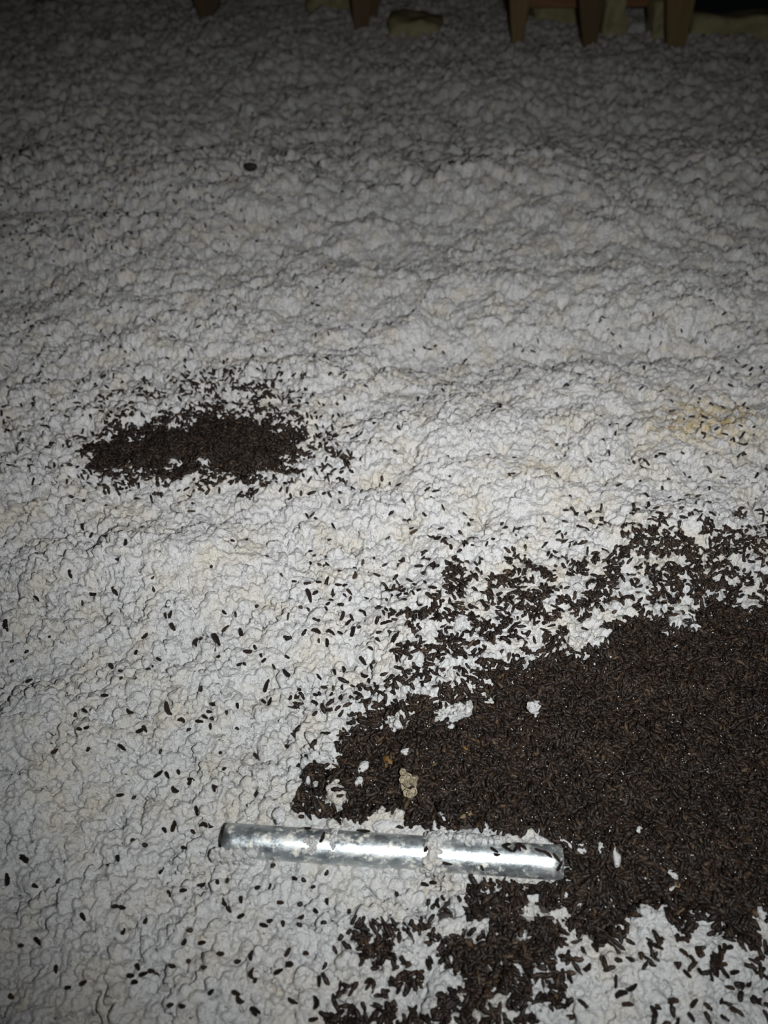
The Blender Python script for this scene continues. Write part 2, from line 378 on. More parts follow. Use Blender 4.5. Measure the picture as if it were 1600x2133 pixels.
# jitter far rows so that the grid does not show
Zt, CORE, LO = ground(X.ravel(), Y.ravel(), True)
nr, nc = X.shape
V = np.stack([X.ravel(), Y.ravel(), Zt], 1)
ii = (np.arange(nr - 1)[:, None] * nc + np.arange(nc - 1)[None, :]).ravel()
F = np.stack([ii, ii + 1, ii + nc + 1, ii + nc], 1)
G = V.reshape(nr, nc, 3); du = np.gradient(G, axis=1); dv = np.gradient(G, axis=0); NR = np.cross(du, dv).reshape(-1, 3); NR /= np.maximum(1e-12, np.linalg.norm(NR, axis=1, keepdims=True))
def worley3(P, seed):
    ip = np.floor(P).astype(np.int64); acc = np.zeros(len(P))
    for dx in (-1, 0, 1):
        for dy in (-1, 0, 1):
            for dz in (-1, 0, 1):
                c = ip + np.array([dx, dy, dz]); a_ = c[:, 0] + c[:, 2] * 131; b_ = c[:, 1] + c[:, 2] * 57
                j = np.stack([h2(a_, b_, seed), h2(a_, b_, seed + 1), h2(a_, b_, seed + 2)], 1) + c
                acc += np.exp(-9.0 * ((P - j) ** 2).sum(1))
    return np.sqrt(np.maximum(0, 0.10 - np.log(acc + 1e-9) / 9.0))
near = (V[:, 1] < 1.6) & (V[:, 1] > 0.02) & (np.abs(V[:, 0]) < 0.9)
fl = np.zeros(len(V)); Pn = V[near]; wq = np.stack([fbm(Pn[:, 0] / 0.006, Pn[:, 1] / 0.006, 950, 2), fbm(Pn[:, 0] / 0.006 + 40, Pn[:, 1] / 0.006, 960, 2), fbm(Pn[:, 0] / 0.006, Pn[:, 1] / 0.006 + 70, 970, 2)], 1) - 0.5
fa = np.clip(0.55 + 1.9 * (fbm(Pn[:, 0] * 45, Pn[:, 1] * 45, 980, 2) - 0.25), 0.35, 1.25)
fl[near] = np.clip(0.55 - 1.2 * worley3(Pn / 0.0068 + wq * 0.8, 900) ** 2, -0.9, 1) * 0.0078 * fa + (0.5 - 1.1 * worley3(Pn / 0.0031 + wq * 1.0, 920)) * 0.0030
V = V + NR * (fl * (1 - 0.8 * CORE))[:, None]
midr = (V[:, 1] >= 1.1) & (np.abs(V[:, 0]) < 2.6); f2 = np.zeros(len(V)); f2[midr] = 0.55 - 1.2 * worley3(V[midr] / 0.022, 940) ** 2
V = V + NR * (np.clip(f2, -0.8, 1) * 0.016 * np.clip((V[:, 1] - 1.1) / 0.5, 0, 1))[:, None]
me = np_mesh('loose_fill_insulation', V, F)
px, py, _ = project(V[:, 0], np.maximum(V[:, 1], 0.05), LO)
st = np.exp(-(((px - 1470) / 120) ** 2 + ((py - 885) / 48) ** 2)) * 1.2 + 0.5 * np.exp(-(((px - 1090) / 90) ** 2 + ((py - 985) / 26) ** 2)) \
   + 0.35 * np.exp(-(((px - 1120) / 90) ** 2 + ((py - 1215) / 30) ** 2)) + 0.4 * np.exp(-(((px - 20) / 40) ** 2 + ((py - 880) / 26) ** 2)) + 0.4 * np.exp(-(((px - 60) / 70) ** 2 + ((py - 2090) / 40) ** 2))
attr(me, 'stain', np.clip(st, 0, 1))
ins = link('loose_fill_insulation', me, M_INS)
tag(ins, 'lumpy white loose-fill insulation covering the whole attic floor', 'insulation', kind='stuff')

from mathutils.bvhtree import BVHTree
GT = BVHTree.FromPolygons([tuple(v) for v in V[:, :].tolist()], F.tolist(), all_triangles=False)
def cam_hit(px, py):
    d = Vector(((px - IW / 2) / FPX, CP + (IH / 2 - py) / FPX * SP, -SP + (IH / 2 - py) / FPX * CP)).normalized()
    h = GT.ray_cast(Vector((0, 0, CAM_H)), d, 20)[0]; return h
def top_z(x, y, z):
    out = np.array(z, float)
    for i in range(len(out)):
        h = GT.ray_cast(Vector((x[i], y[i], 0.4)), Vector((0, 0, -1)), 2)[0]
        if h is not None: out[i] = max(out[i], h.z)
    return out

# ------------------------------------------------------------------ compact beds of the two piles
def bed(name, x0, x1, y0, y1, step, label):
    xs = np.arange(x0, x1, step); yy = np.arange(y0, y1, step); GX, GY = np.meshgrid(xs, yy)
    z = mound(GX.ravel(), GY.ravel()); g = ground(GX.ravel(), GY.ravel()); keep = (z > g - 0.004).reshape(GX.shape)
    c = len(xs); i = (np.arange(len(yy) - 1)[:, None] * c + np.arange(c - 1)[None, :]).ravel(); kf = keep.ravel()
    Fq = np.stack([i, i + 1, i + c + 1, i + c], 1); Fq = Fq[kf[Fq].any(1)]
    used = np.unique(Fq); mp = np.full(kf.size, -1); mp[used] = np.arange(len(used))
    Vv = np.stack([GX.ravel(), GY.ravel(), z], 1)[used]
    o = link(name, np_mesh(name, Vv, mp[Fq]), M_MOUND); tag(o, label, 'droppings', kind='stuff'); return o
a = on_plane(600.0, 2100.0, 0.0); bq = on_plane(1990.0, 1230.0, 0.0)
bed('dropping_bed', -0.12, 0.62, 0.13, 0.53, 0.0022, 'dark crumbled layer under the big dropping pile beside the metal pipe')
a = on_plane(150.0, 1000.0, 0.0); bq = on_plane(700.0, 850.0, 0.0)
bed('dropping_bed', a[0] - 0.08, 0.0, a[1] - 0.04, bq[1] + 0.06, 0.003, 'dark crumbled layer under the smaller flat pile of droppings')

# ------------------------------------------------------------------ pipe
def tube_mesh(name, L0, ro, ri, n=40, m=30):
    bm = bmesh.new(); rings = []
    for j in range(m + 1):
        t = j / m; rings.append([bm.verts.new((t * L0, ro * math.cos(2 * math.pi * i / n), ro * math.sin(2 * math.pi * i / n))) for i in range(n)])
    inner = []
    for j in (0, 1):
        inner.append([bm.verts.new((j * L0, ri * math.cos(2 * math.pi * i / n), ri * math.sin(2 * math.pi * i / n))) for i in range(n)])
    for j in range(m):
        for i in range(n): bm.faces.new((rings[j][i], rings[j + 1][i], rings[j + 1][(i + 1) % n], rings[j][(i + 1) % n]))
    for i in range(n):
        k = (i + 1) % n
        bm.faces.new((inner[0][i], inner[0][k], inner[1][k], inner[1][i]))
        bm.faces.new((rings[0][k], inner[0][k], inner[0][i], rings[0][i]))
        bm.faces.new((rings[m][i], inner[1][i], inner[1][k], rings[m][k]))
    es = [e for e in bm.edges if e.calc_face_angle(0) > 1.0]
    for e in es: e.smooth = False
    return bm
pipe = bm_link('metal_pipe', tube_mesh('metal_pipe', PLEN, PIPE_R, PIPE_R - 0.0013), M_PIPE)
pipe.location = (PA[0], PA[1], PZ); pipe.rotation_euler = (math.radians(35), 0, math.atan2(PD[1], PD[0]))
tag(pipe, 'short silvery galvanised steel pipe lying half sunk beside the big dark pile', 'pipe')

# ------------------------------------------------------------------ droppings
def drop_template(ns, nr, seed, bend=None, rough=0.12):
    r = np.random.default_rng(seed); bend = r.uniform(-0.22, 0.22) if bend is None else bend
    pt = r.uniform(0.0, 0.5); Vs = [(-0.5, 0, 0)]; jl = r.uniform(1 - rough, 1 + rough, nr)
    for j in range(nr):
        t = (j + 0.6) / (nr + 0.2); x = t - 0.5
        prof = (math.sin(math.pi * (0.08 + 0.84 * t)) ** 0.55) * (1 - pt * t) * jl[j]
        for i in range(ns):
            a = 2 * math.pi * (i + 0.5 * (j % 2)) / ns; k = r.uniform(1 - rough, 1 + rough)
            Vs.append((x, 0.5 * prof * math.cos(a) * k, 0.5 * prof * math.sin(a) * k))
    Vs.append((0.5, 0, 0)); V = np.array(Vs)
    V[:, 1] += bend * (V[:, 0] ** 2) * 4 * 1.0 * 0.9          # in units of the width
    F = []
    for i in range(ns): F.append((0, 1 + (i + 1) % ns, 1 + i))
    for j in range(nr - 1):
        for i in range(ns):
            a0 = 1 + j * ns + i; a1 = 1 + j * ns + (i + 1) % ns; b0 = a0 + ns; b1 = a1 + ns
            F.append((a0, a1, b1)); F.append((a0, b1, b0))
    e = 1 + nr * ns; q = 1 + (nr - 1) * ns
    for i in range(ns): F.append((e, q + i, q + (i + 1) % ns))
    return V, np.array(F)
TEMPL = [drop_template(5, 4, s) for s in range(14)]
FINE = [drop_template(8, 7, 50 + s, rough=0.09, bend=b_) for s, b_ in enumerate([0.0, 0.15, -0.2, 0.6, -0.5, 0.1, 0.9, -0.1, 0.3, 0.0])]

def frames(x, y, yaw, roll, pitch, tilt_eps):
    gx = (np.maximum(ground(x + tilt_eps, y), mound(x + tilt_eps, y)) - np.maximum(ground(x - tilt_eps, y), mound(x - tilt_eps, y))) / (2 * tilt_eps)
    gy = (np.maximum(ground(x, y + tilt_eps), mound(x, y + tilt_eps)) - np.maximum(ground(x, y - tilt_eps), mound(x, y - tilt_eps))) / (2 * tilt_eps)
    gx = np.clip(gx, -1.2, 1.2); gy = np.clip(gy, -1.2, 1.2)
    N = np.stack([-gx, -gy, np.ones_like(gx)], 1); N /= np.linalg.norm(N, axis=1, keepdims=True)
    D = np.stack([np.cos(yaw), np.sin(yaw), gx * np.cos(yaw) + gy * np.sin(yaw) + np.tan(pitch)], 1); D /= np.linalg.norm(D, axis=1, keepdims=True)
    B = np.cross(N, D); B /= np.linalg.norm(B, axis=1, keepdims=True); N2 = np.cross(D, B)
    c = np.cos(roll)[:, None]; s = np.sin(roll)[:, None]
    return D, B * c + N2 * s, -B * s + N2 * c

# --- loose droppings read off the photograph: crop offset, zoom, then (x, y, length, angle) in that crop
LA = [(345,198,24,90),(381,232,24,-50),(445,234,24,-60),(525,265,24,-70),(490,333,26,30),(293,395,28,80),(155,496,28,25),(385,480,34,-25),(480,467,34,50),
(638,410,18,-40),(640,458,20,60),(345,515,20,-80),(24,610,50,85),(690,568,22,80),(711,562,34,-50),(720,615,36,60),(606,653,36,-30),(815,678,32,-70),(838,663,14,0),
(940,621,44,-20),(1003,640,48,75),(905,668,50,60),(208,656,14,20),(112,718,20,-30),(52,757,20,0),(662,749,24,20),(568,720,22,-60),(465,778,40,60),(503,798,20,10),
(503,828,26,0),(122,838,36,-35),(438,900,34,8),(840,872,26,-75),(355,964,26,30),(315,980,20,-80),(700,965,58,65),(758,1000,36,10),(890,937,36,-10),(873,968,26,5),
(855,990,26,20),(832,1008,34,5),(884,997,16,0),(877,1030,28,85),(788,1042,20,-30),(945,972,22,80),(990,943,24,80),(990,1038,18,0),(332,1040,24,5),(362,1035,26,-20),
(540,970,34,15),(590,1045,50,-20),(605,1040,30,60),(510,1117,38,30),(232,1132,34,-25),(370,1125,18,-40),(670,1133,20,-60),(662,1228,50,-28),(698,1232,30,60),
(745,1220,22,70),(798,1250,36,20),(795,1260,36,-60),(893,1280,34,0),(893,1290,26,70),(728,1296,40,40),(503,1315,34,-15),(560,1325,16,-45),(820,1380,40,80),(935,1205,18,-5),(920,1140,18,60),
(1065,1152,44,50),(1068,1310,50,-60),(800,132,36,-15),(805,100,14,0),(745,46,20,-30),(350,90,20,60),(443,108,14,0),(1113,320,20,-10),(880,365,16,-30),(970,255,24,-20),(1030,250,16,0),
(1173,400,16,60),(1070,528,16,0),(983,562,22,80),(935,555,24,40),(1033,718,40,0),(1063,700,20,60),(1088,735,18,70),(1100,754,26,-40),(1197,740,24,20),(912,738,24,-20),
(1140,780,30,30),(1195,812,50,45),(1110,860,54,-65),(1125,925,36,-70),(1100,925,26,40),(1000,770,30,-10),(1020,770,20,50),(620,790,16,0),(1190,657,14,0)]
LB = [(33,465,60,-75),(105,383,66,25),(145,492,36,15),(243,473,22,-60),(493,380,32,80),(448,410,20,50),(728,238,66,-65),(687,260,26,50),(850,235,40,15),(872,245,36,30),(805,268,24,30),
(555,305,38,40),(767,334,24,10),(605,324,14,0),(673,428,40,-60),(485,578,36,10),(512,584,30,15),(347,622,36,60),(608,638,28,-70),(515,682,26,-60),(160,724,42,50),(90,740,22,20),(235,840,40,85),
(350,897,36,-45),(285,918,30,0),(48,955,28,40),(576,832,34,65),(598,860,44,-25),(632,848,36,-10),(655,862,20,20),(548,867,30,5),(563,893,22,0),(720,828,36,20),(790,810,28,50),(853,833,20,0),
(842,730,36,-10),(915,778,50,-20),(793,678,22,0),(770,727,26,-60),(1008,617,46,-25),(907,478,36,70),(950,470,22,-80),(838,492,44,-12),(765,512,34,-15),(705,525,36,60),
(930,560,40,55),(955,592,40,58),(1005,550,34,85),(972,350,44,25),(988,375,26,-40),(1228,462,24,10),(1265,470,22,30),(1308,497,20,20),(1075,500,30,-20),(1123,495,26,-60),(1138,408,22,-40),
(1362,440,22,-50),(1168,563,34,-5),(1250,570,22,0),(1362,558,30,85),(1316,598,24,40),(1255,625,34,-30),(1248,655,22,20),(1350,645,20,0),(1100,657,40,15),(1125,640,30,-30),(1180,650,24,80),
(992,808,22,0),(1050,770,50,10),(1045,790,40,80),(1200,770,50,-60),(1275,773,26,0),(1205,820,60,-15),(1160,850,46,-25),(1045,865,50,80),(1065,880,40,-70),(985,940,40,20),(1000,975,50,30),
(710,990,36,-10),(760,995,24,10),(1065,1010,56,25),(1060,1020,40,60),(1330,890,50,90),(1415,900,50,85),(1410,940,50,80),(1320,980,60,90),(1220,975,50,25),(1305,1050,50,-15),(1485,1055,30,20),
(1540,885,48,-10),(1475,910,24,20),(1423,1050,18,0),(880,935,26,-40)]
LC = [(1125,1015,62,60),(1015,985,56,10),(985,940,56,-15),(1035,918,50,-30),(1262,860,50,45),(1315,850,28,60),(1250,770,54,40),(1285,800,50,55),(1115,820,46,15),(1105,735,54,60),(1140,745,56,25),(1235,715,50,10),
(1520,900,30,-70),(1492,912,40,80),(1403,972,32,90),(1290,980,50,-50),(1375,790,56,80),(1400,815,56,75),(1385,850,56,70),(1360,820,50,90),(1400,780,50,-70),(1560,980,56,80),(1545,960,46,60),(1280,1040,56,60),(1460,852,40,-10),
(775,880,50,70),(680,965,56,10),(700,912,56,5),(545,940,56,-60),(520,920,44,50),(440,948,60,-8),(590,915,40,-60),(850,835,50,-50),(905,725,60,-25),(870,740,50,10),(180,812,24,90),(295,850,36,80),
(280,825,60,-8),(170,487,40,5),(205,480,40,-15),(220,565,46,85),(375,520,46,60),(55,530,46,80),(155,633,40,90),(245,545,30,40)]
LD = [(185,5,25,0),(303,57,42,40),(780,15,22,0),(1218,15,48,-8),(840,93,60,-20),(825,70,35,-10),(1022,72,44,-10),(1000,137,52,-15),(970,125,20,30),(1050,165,50,40),(1085,190,40,50),
(1230,183,28,0),(275,148,34,-25),(150,222,36,0),(180,250,34,-70),(575,268,28,-70),(152,305,26,80),(210,312,34,10),(240,318,34,-20),(262,310,36,20),(345,353,28,0),(452,385,52,-60),
(735,315,28,-25),(762,290,36,60),(42,424,38,10),(205,428,44,-8),(335,447,56,-12),(380,448,40,0),(1105,340,46,85),(1103,385,34,0),(1160,378,52,15),(1240,380,28,-70),(1197,293,34,15),(810,416,46,30),
(913,428,42,65),(965,464,60,-6),(872,480,36,-10),(778,475,40,-75),(790,505,44,5),(735,515,56,-15),(657,547,24,-60),(145,525,70,72),(300,513,36,-5),(380,516,34,40),(410,495,50,35),
(415,540,34,-60),(518,536,48,8),(290,548,36,-20),(268,572,36,-40),(255,605,36,60),(88,597,20,0),(137,611,28,50),(180,676,40,35),(365,655,60,-60),(425,665,50,60),(405,695,60,-45),(490,620,40,10),(512,638,36,60),
(655,610,36,50),(700,625,56,40),(740,640,60,-50),(640,635,40,70),(640,700,56,-10),(675,690,50,15),(945,520,60,40),(985,570,56,65),(880,580,66,15),(990,635,48,-40),(805,610,66,30),(875,635,60,40),(190,753,70,25),(280,755,74,28),
(350,768,50,10),(432,760,66,-72),(475,728,24,0),(605,763,46,-25),(593,808,40,70),(705,810,76,-58),(730,775,40,-62),(800,832,58,-80),(695,885,66,30),(765,897,50,80),(553,870,44,40),(263,835,50,85),
(205,820,30,80),(500,955,70,50),(575,960,60,-20),(725,935,50,70),(735,1000,66,20),(850,1000,70,-15),(870,1045,70,10),(375,1010,44,85),(312,1028,40,70),(205,1060,50,35),
(505,1055,60,5),(540,1090,50,85),(580,1117,50,80),(375,1088,26,0),(362,1130,40,85),(245,1130,54,30),(185,1180,36,20),(210,1173,30,60),(68,1195,60,0),(180,1230,60,30),(350,1195,50,-60),
(895,1095,46,-20),(895,1115,36,80),(1195,1085,70,78),(1300,740,66,-70)]
LP = [(485,185,44,75),(873,215,56,72),(430,152,26,10),(1170,228,40,-30),(1200,226,40,60),(1210,222,36,-60),(1130,250,24,0),(945,283,40,8),(1075,300,24,60),(1165,212,40,20),(1225,218,40,-40),(1290,235,40,-15),(1318,246,40,35),(1352,262,40,50),(1362,292,40,-60),(1120,232,34,-30),(640,162,44,2),(690,160,40,4)]
cr = np.random.default_rng(4)
LC += [(1385 + cr.normal(0, 22), 815 + cr.normal(0, 34), 44, cr.uniform(0, 180)) for i in range(16)]
SETS = [
 (LA, (0, 1000), 2.0, 'dark brown dropping lying alone on clean white insulation away from the piles', 'loose droppings on the clean insulation'),
 (LB, (0, 1600), 2.0, 'dark dropping strewn on the insulation around the bare end of the metal pipe', 'droppings strewn around the bare pipe end'),
 (LC, (800, 1600), 2.0, 'thick dark dropping on insulation along the ragged edge of the big pile', 'droppings along the ragged edge of the big pile'),
 (LD, (600, 1080), 3.2, 'dark dropping sprinkled on white insulation between the two dark piles', 'droppings sprinkled between the two piles'),
]
items = []      # (px, py, len_px, ang, label, group)
for lst, off, zm, lab, grp in SETS:
    for (x, y, l, a_) in lst:
        X0 = off[0] + x / zm; Y0 = off[1] + y / zm
        lb, gp = lab, grp
        if lst is LB:
            if Y0 > 1900: lb, gp = 'dark dropping on greyish insulation well clear of the metal pipe', 'droppings well clear of the pipe'
            elif X0 > 480: lb, gp = 'dark dropping in the white strip running along the metal pipe', 'droppings in the strip along the pipe'
        elif lst is LC and len(LC) - 16 <= lst.index((x, y, l, a_)): lb, gp = 'thick dark dropping in a tight clump on insulation near the big pile', 'clump of droppings near the big pile'
        items.append((X0, Y0, l / zm, a_, lb, gp))
P4 = np.array([(i[0], i[1], i[2], i[3]) for i in items])
ca = np.cos(np.radians(P4[:, 3])); sa = np.sin(np.radians(P4[:, 3]))
sx, sy, sz = surface_at(P4[:, 0], P4[:, 1])
for i in range(len(sx)):
    h = cam_hit(P4[i, 0], P4[i, 1])
    if h is not None and abs(h.y - sy[i]) < 0.03: sx[i], sy[i], sz[i] = h.x, h.y, max(h.z, float(mound(np.array([h.x]), np.array([h.y]))[0]))
x1, y1 = on_plane(P4[:, 0] - ca * P4[:, 2] / 2, P4[:, 1] - sa * P4[:, 2] / 2, sz); x2, y2 = on_plane(P4[:, 0] + ca * P4[:, 2] / 2, P4[:, 1] + sa * P4[:, 2] / 2, sz)
ln = np.clip(np.hypot(x2 - x1, y2 - y1), 0.0042, 0.0135); yaw = np.arctan2(y2 - y1, x2 - x1)
order = np.argsort(-P4[:, 2]); single = set(order[:288].tolist())
wd = np.clip(ln * rng.uniform(0.38, 0.50, len(ln)), 0.0032, 0.0046)
D, B, N = frames(sx, sy, yaw, rng.uniform(0, 6.28, len(ln)), rng.uniform(-.12, .12, len(ln)), 0.003)
fine_me = []
for k, (tv, tf) in enumerate(FINE):
    fine_me.append(np_mesh('dropping', tv, tf)); fine_me[-1].materials.append(M_DROP); fine_me[-1].polygons.foreach_set('use_smooth', [True] * len(tf))
extra = []
for i, it in enumerate(items):
    if i not in single: extra.append(i); continue
    fi = int(rng.integers(len(fine_me))) if ln[i] > 0.0062 else int(rng.choice([0, 5, 7, 9]))
    o = bpy.data.objects.new('dropping', fine_me[fi]); COL.objects.link(o)
    look = 'curved ' if fi in (3, 4, 6) else 'long ' if ln[i] > 0.0098 else 'small stubby ' if ln[i] < 0.0062 else 'straight '
    c = Vector((sx[i], sy[i], sz[i])) + Vector(N[i] * 0) + Vector((0, 0, wd[i] * 0.30))
    M3 = Matrix((D[i] * ln[i], B[i] * wd[i], N[i] * wd[i])).transposed().to_4x4(); M3.translation = c
    o.matrix_world = M3
    tag(o, look + it[4], 'dropping', it[5])
# droppings resting on the pipe
for (x, y, l, a_) in LP:
    X0 = 400 + x / 1.778; Y0 = 1640 + y / 1.778
    u = np.array(((X0 - 800) / FPX, CP + (IH / 2 - Y0) / FPX * SP, -SP + (IH / 2 - Y0) / FPX * CP)); org = np.array((0, 0, CAM_H))
    best = None
    A3 = np.array((PA[0], PA[1], PZ)); d3 = np.array((PD[0], PD[1], 0))
    w0 = org - A3; up = u - d3 * (u @ d3); wp = w0 - d3 * (w0 @ d3)
    aa = up @ up; bb = 2 * up @ wp; cc = wp @ wp - (PIPE_R + 0.0012) ** 2; disc = bb * bb - 4 * aa * cc
    if disc < 0: continue
    t = (-bb - math.sqrt(disc)) / (2 * aa); p = org + u * t; s_ = (p - A3) @ d3
    nrm = (p - A3) - d3 * s_; nrm /= np.linalg.norm(nrm); tang = np.cross(nrm, d3)
    ang = math.radians(a_); dirv = d3 * math.cos(ang) - tang * math.sin(ang) * (1 if tang[2] > 0 else -1)
    ll = min(0.010, l / 1.778 * 0.5 / FPX); ww = max(0.0026, ll * 0.36)
    o = bpy.data.objects.new('dropping', fine_me[int(rng.integers(3))]); COL.objects.link(o)
    M3 = Matrix((dirv * ll, np.cross(nrm, dirv) * ww, nrm * ww)).transposed().to_4x4(); M3.translation = Vector(p); o.matrix_world = M3
    tag(o, 'dark dropping stuck on top of the silvery metal pipe', 'dropping', 'droppings on the metal pipe')

# --- the droppings past counting: dense piles and scattered small ones
def scatter():
    N0 = 190000
    qx = rng.uniform(-200, 2260, N0); qy = rng.uniform(300, 2200, N0)
    c = coverage(qx, qy) * np.clip(1 - (qx - 1700) / 600, 0.15, 1); x, y = on_plane(qx, qy, 0.0)
    nz = fbm(x * 75, y * 75, 301, 3)
    sd = core_sd(qx, qy) + edge_noise(x, y) + 10; hl = hole_f(qx, qy)
    c = np.where(c < 0.999, np.clip(c * (0.15 + 2.6 * np.clip((nz - 0.38) * 3.0, 0, 1)), 0, 0.92), 0.92)
    c = np.where(sd > -4, 0.885, np.minimum(c, 0.80))
    c = c * (1 - 0.93 * np.clip(hl * 1.3, 0, 1))
    hand = ((qx < 600) & (qy > 1050)) | ((qx < 650) & (qy > 1600)) 
    c = np.where(hand, np.where(sd > -4, c, 0), c)
    c = np.where((qx > 1180) & (qx < 1500) & (qy > 1960), c * 0.4, c)
    c = np.where((qx > 600) & (qx < 800) & (qy > 1080) & (qy < 1430), c * 0.25, c)
    u, v = pipe_uv(x, y)
    c = np.where((u > -0.012) & (u < PLEN - 0.002) & (np.abs(v - 0.004) < 0.017), 0, c)
    c = np.where((u > 0.0) & (u < PLEN * 0.72) & (v > -0.042) & (v < 0), c * 0.10, c)
    Z = y * CP + CAM_H * SP
    foot = (0.0080 * 0.0034 * 0.62) * (FPX / Z) ** 2 * (SP * 0.75 + 0.25)          # pixels covered by one
    want = -np.log(1 - c) / foot * np.where(sd > 8, 1.15, 1.0)
    p = want * (2460 * 1900) / N0
    k = rng.uniform(0, 1, N0) < p
    return qx[k], qy[k], sd[k], p.max()
qx, qy, qsd, pm = scatter()
print('scattered droppings', len(qx), 'max prob', round(float(pm), 2))
gx, gy, gz = surface_at(qx, qy); n_ = len(qx); gz = top_z(gx, gy, mound(gx, gy))
pile = qsd > -4
yawr = rng.uniform(0, 6.283, n_); L_ = rng.normal(0.0080, 0.0016, n_).clip(0.0045, 0.0118); W_ = rng.normal(0.0034, 0.0004, n_).clip(0.0025, 0.0044)
# image pushes the uncounted ones of the hand-read list in here too
if extra:
    e = np.array(extra); gx = np.r_[gx, sx[e]]; gy = np.r_[gy, sy[e]]; gz = np.r_[gz, sz[e]]; yawr = np.r_[yawr, yaw[e]]; L_ = np.r_[L_, ln[e]]; W_ = np.r_[W_, wd[e]]
    pile = np.r_[pile, np.zeros(len(e), bool)]; qx = np.r_[qx, P4[e, 0]]; qy = np.r_[qy, P4[e, 1]]
n_ = len(gx)
D, B, N = frames(gx, gy, yawr, rng.uniform(0, 6.28, n_), np.where(pile, rng.normal(0, .34, n_), rng.normal(0, .45, n_).clip(-1.1, 1.1)), 0.004)
lift = W_ * 0.33 + np.where(pile, rng.uniform(0, 0.0034, n_), 0)
C = np.stack([gx, gy, gz + lift], 1); tone = rng.uniform(0, 1, n_)
def merged(sel, name, label):
    idx = np.nonzero(sel)[0]; ti = rng.integers(len(TEMPL), size=len(idx)); Vs = []; Fs = []; Ts = []; base = 0
    for t, (tv, tf) in enumerate(TEMPL):
        s = idx[ti == t]
        if not len(s): continue
        P = tv[None, :, 0:1] * (D[s] * L_[s, None])[:, None, :] + tv[None, :, 1:2] * (B[s] * W_[s, None])[:, None, :] + tv[None, :, 2:3] * (N[s] * W_[s, None])[:, None, :] + C[s][:, None, :]
        nv = len(tv); Vs.append(P.reshape(-1, 3)); Fs.append((tf[None] + (np.arange(len(s)) * nv)[:, None, None] + base).reshape(-1, 3)); Ts.append(np.repeat(tone[s], nv)); base += len(s) * nv
    me = np_mesh(name, np.concatenate(Vs), np.concatenate(Fs)); attr(me, 'tone', np.concatenate(Ts))
    o = link(name, me, M_DROPS); tag(o, label, 'droppings', kind='stuff'); return o
farp = (qy < 1030) & (qx < 760) & (qy > 810)
merged(farp, 'dropping_pile', 'smaller flat patch of dark droppings lying by itself on the insulation')
merged(~farp & pile, 'dropping_pile', 'big dense heap of dark brown droppings spread around the pipe end')
merged(~farp & ~pile, 'dropping_scatter', 'countless small dark droppings sprinkled over the insulation around the piles')

# shiny insect flakes among the droppings
def flakes():
    N1 = 14000; fx = rng.uniform(640, 1900, N1); fy = rng.uniform(1270, 1930, N1); k = core_sd(fx, fy) > 12
    fx, fy = fx[k][:1500], fy[k][:1500]; x, y, z = surface_at(fx, fy); n = len(x); s = rng.uniform(0.0004, 0.0010, n)
    a_ = rng.uniform(0, 6.28, n); t1 = np.stack([np.cos(a_), np.sin(a_), rng.normal(0, .5, n)], 1); t2 = np.stack([-np.sin(a_), np.cos(a_), rng.normal(0, .5, n)], 1)
    c = np.stack([x, y, z + rng.uniform(0.003, 0.005, n)], 1); nrm = np.cross(t1, t2) * 0.15
    V = np.stack([c - t1 * s[:, None], c - t2 * s[:, None] * .5, c + t1 * s[:, None], c + t2 * s[:, None] * .5, c + nrm * s[:, None], c - nrm * s[:, None]], 1).reshape(-1, 3)
    T = np.array([(0, 1, 4), (1, 2, 4), (2, 3, 4), (3, 0, 4), (1, 0, 5), (2, 1, 5), (3, 2, 5), (0, 3, 5)])
    F = (T[None] + (np.arange(n) * 6)[:, None, None]).reshape(-1, 3)
    o = link('insect_flakes', np_mesh('insect_flakes', V, F), M_GLINT, None, False); tag(o, 'tiny glittering insect fragments sprinkled through the big dropping pile', 'insect flakes', kind='stuff')
flakes()

# ------------------------------------------------------------------ tufts of insulation
def lumpy(name, size, seed, mat, sub=3, spiky=0.35, loc=(0, 0, 0), rz=0.0, fr=1.0):
    bm = bmesh.new(); bmesh.ops.create_icosphere(bm, subdivisions=sub, radius=1.0)
    r = np.random.default_rng(seed); k = r.normal(0, 1, (14, 3)); k /= np.linalg.norm(k, axis=1, keepdims=True); amp = r.uniform(-0.5, 1.0, 14) * spiky; sh = r.uniform(5, 22, 14) * fr
    for v in bm.verts:
        d = np.array(v.co); s = 0.8 + float((amp * np.exp(sh * (k @ d - 1))).sum()) + 0.05 * math.sin(9 * d[0] + seed) * math.cos(11 * d[1])
        s = max(0.35, s); v.co = Vector((d[0] * s * size[0], d[1] * s * size[1], d[2] * s * size[2]))
    o = bm_link(name, bm, mat); o.location = loc; o.rotation_euler = (0, 0, rz); return o
def px_size(p, Z): return p * Z / FPX
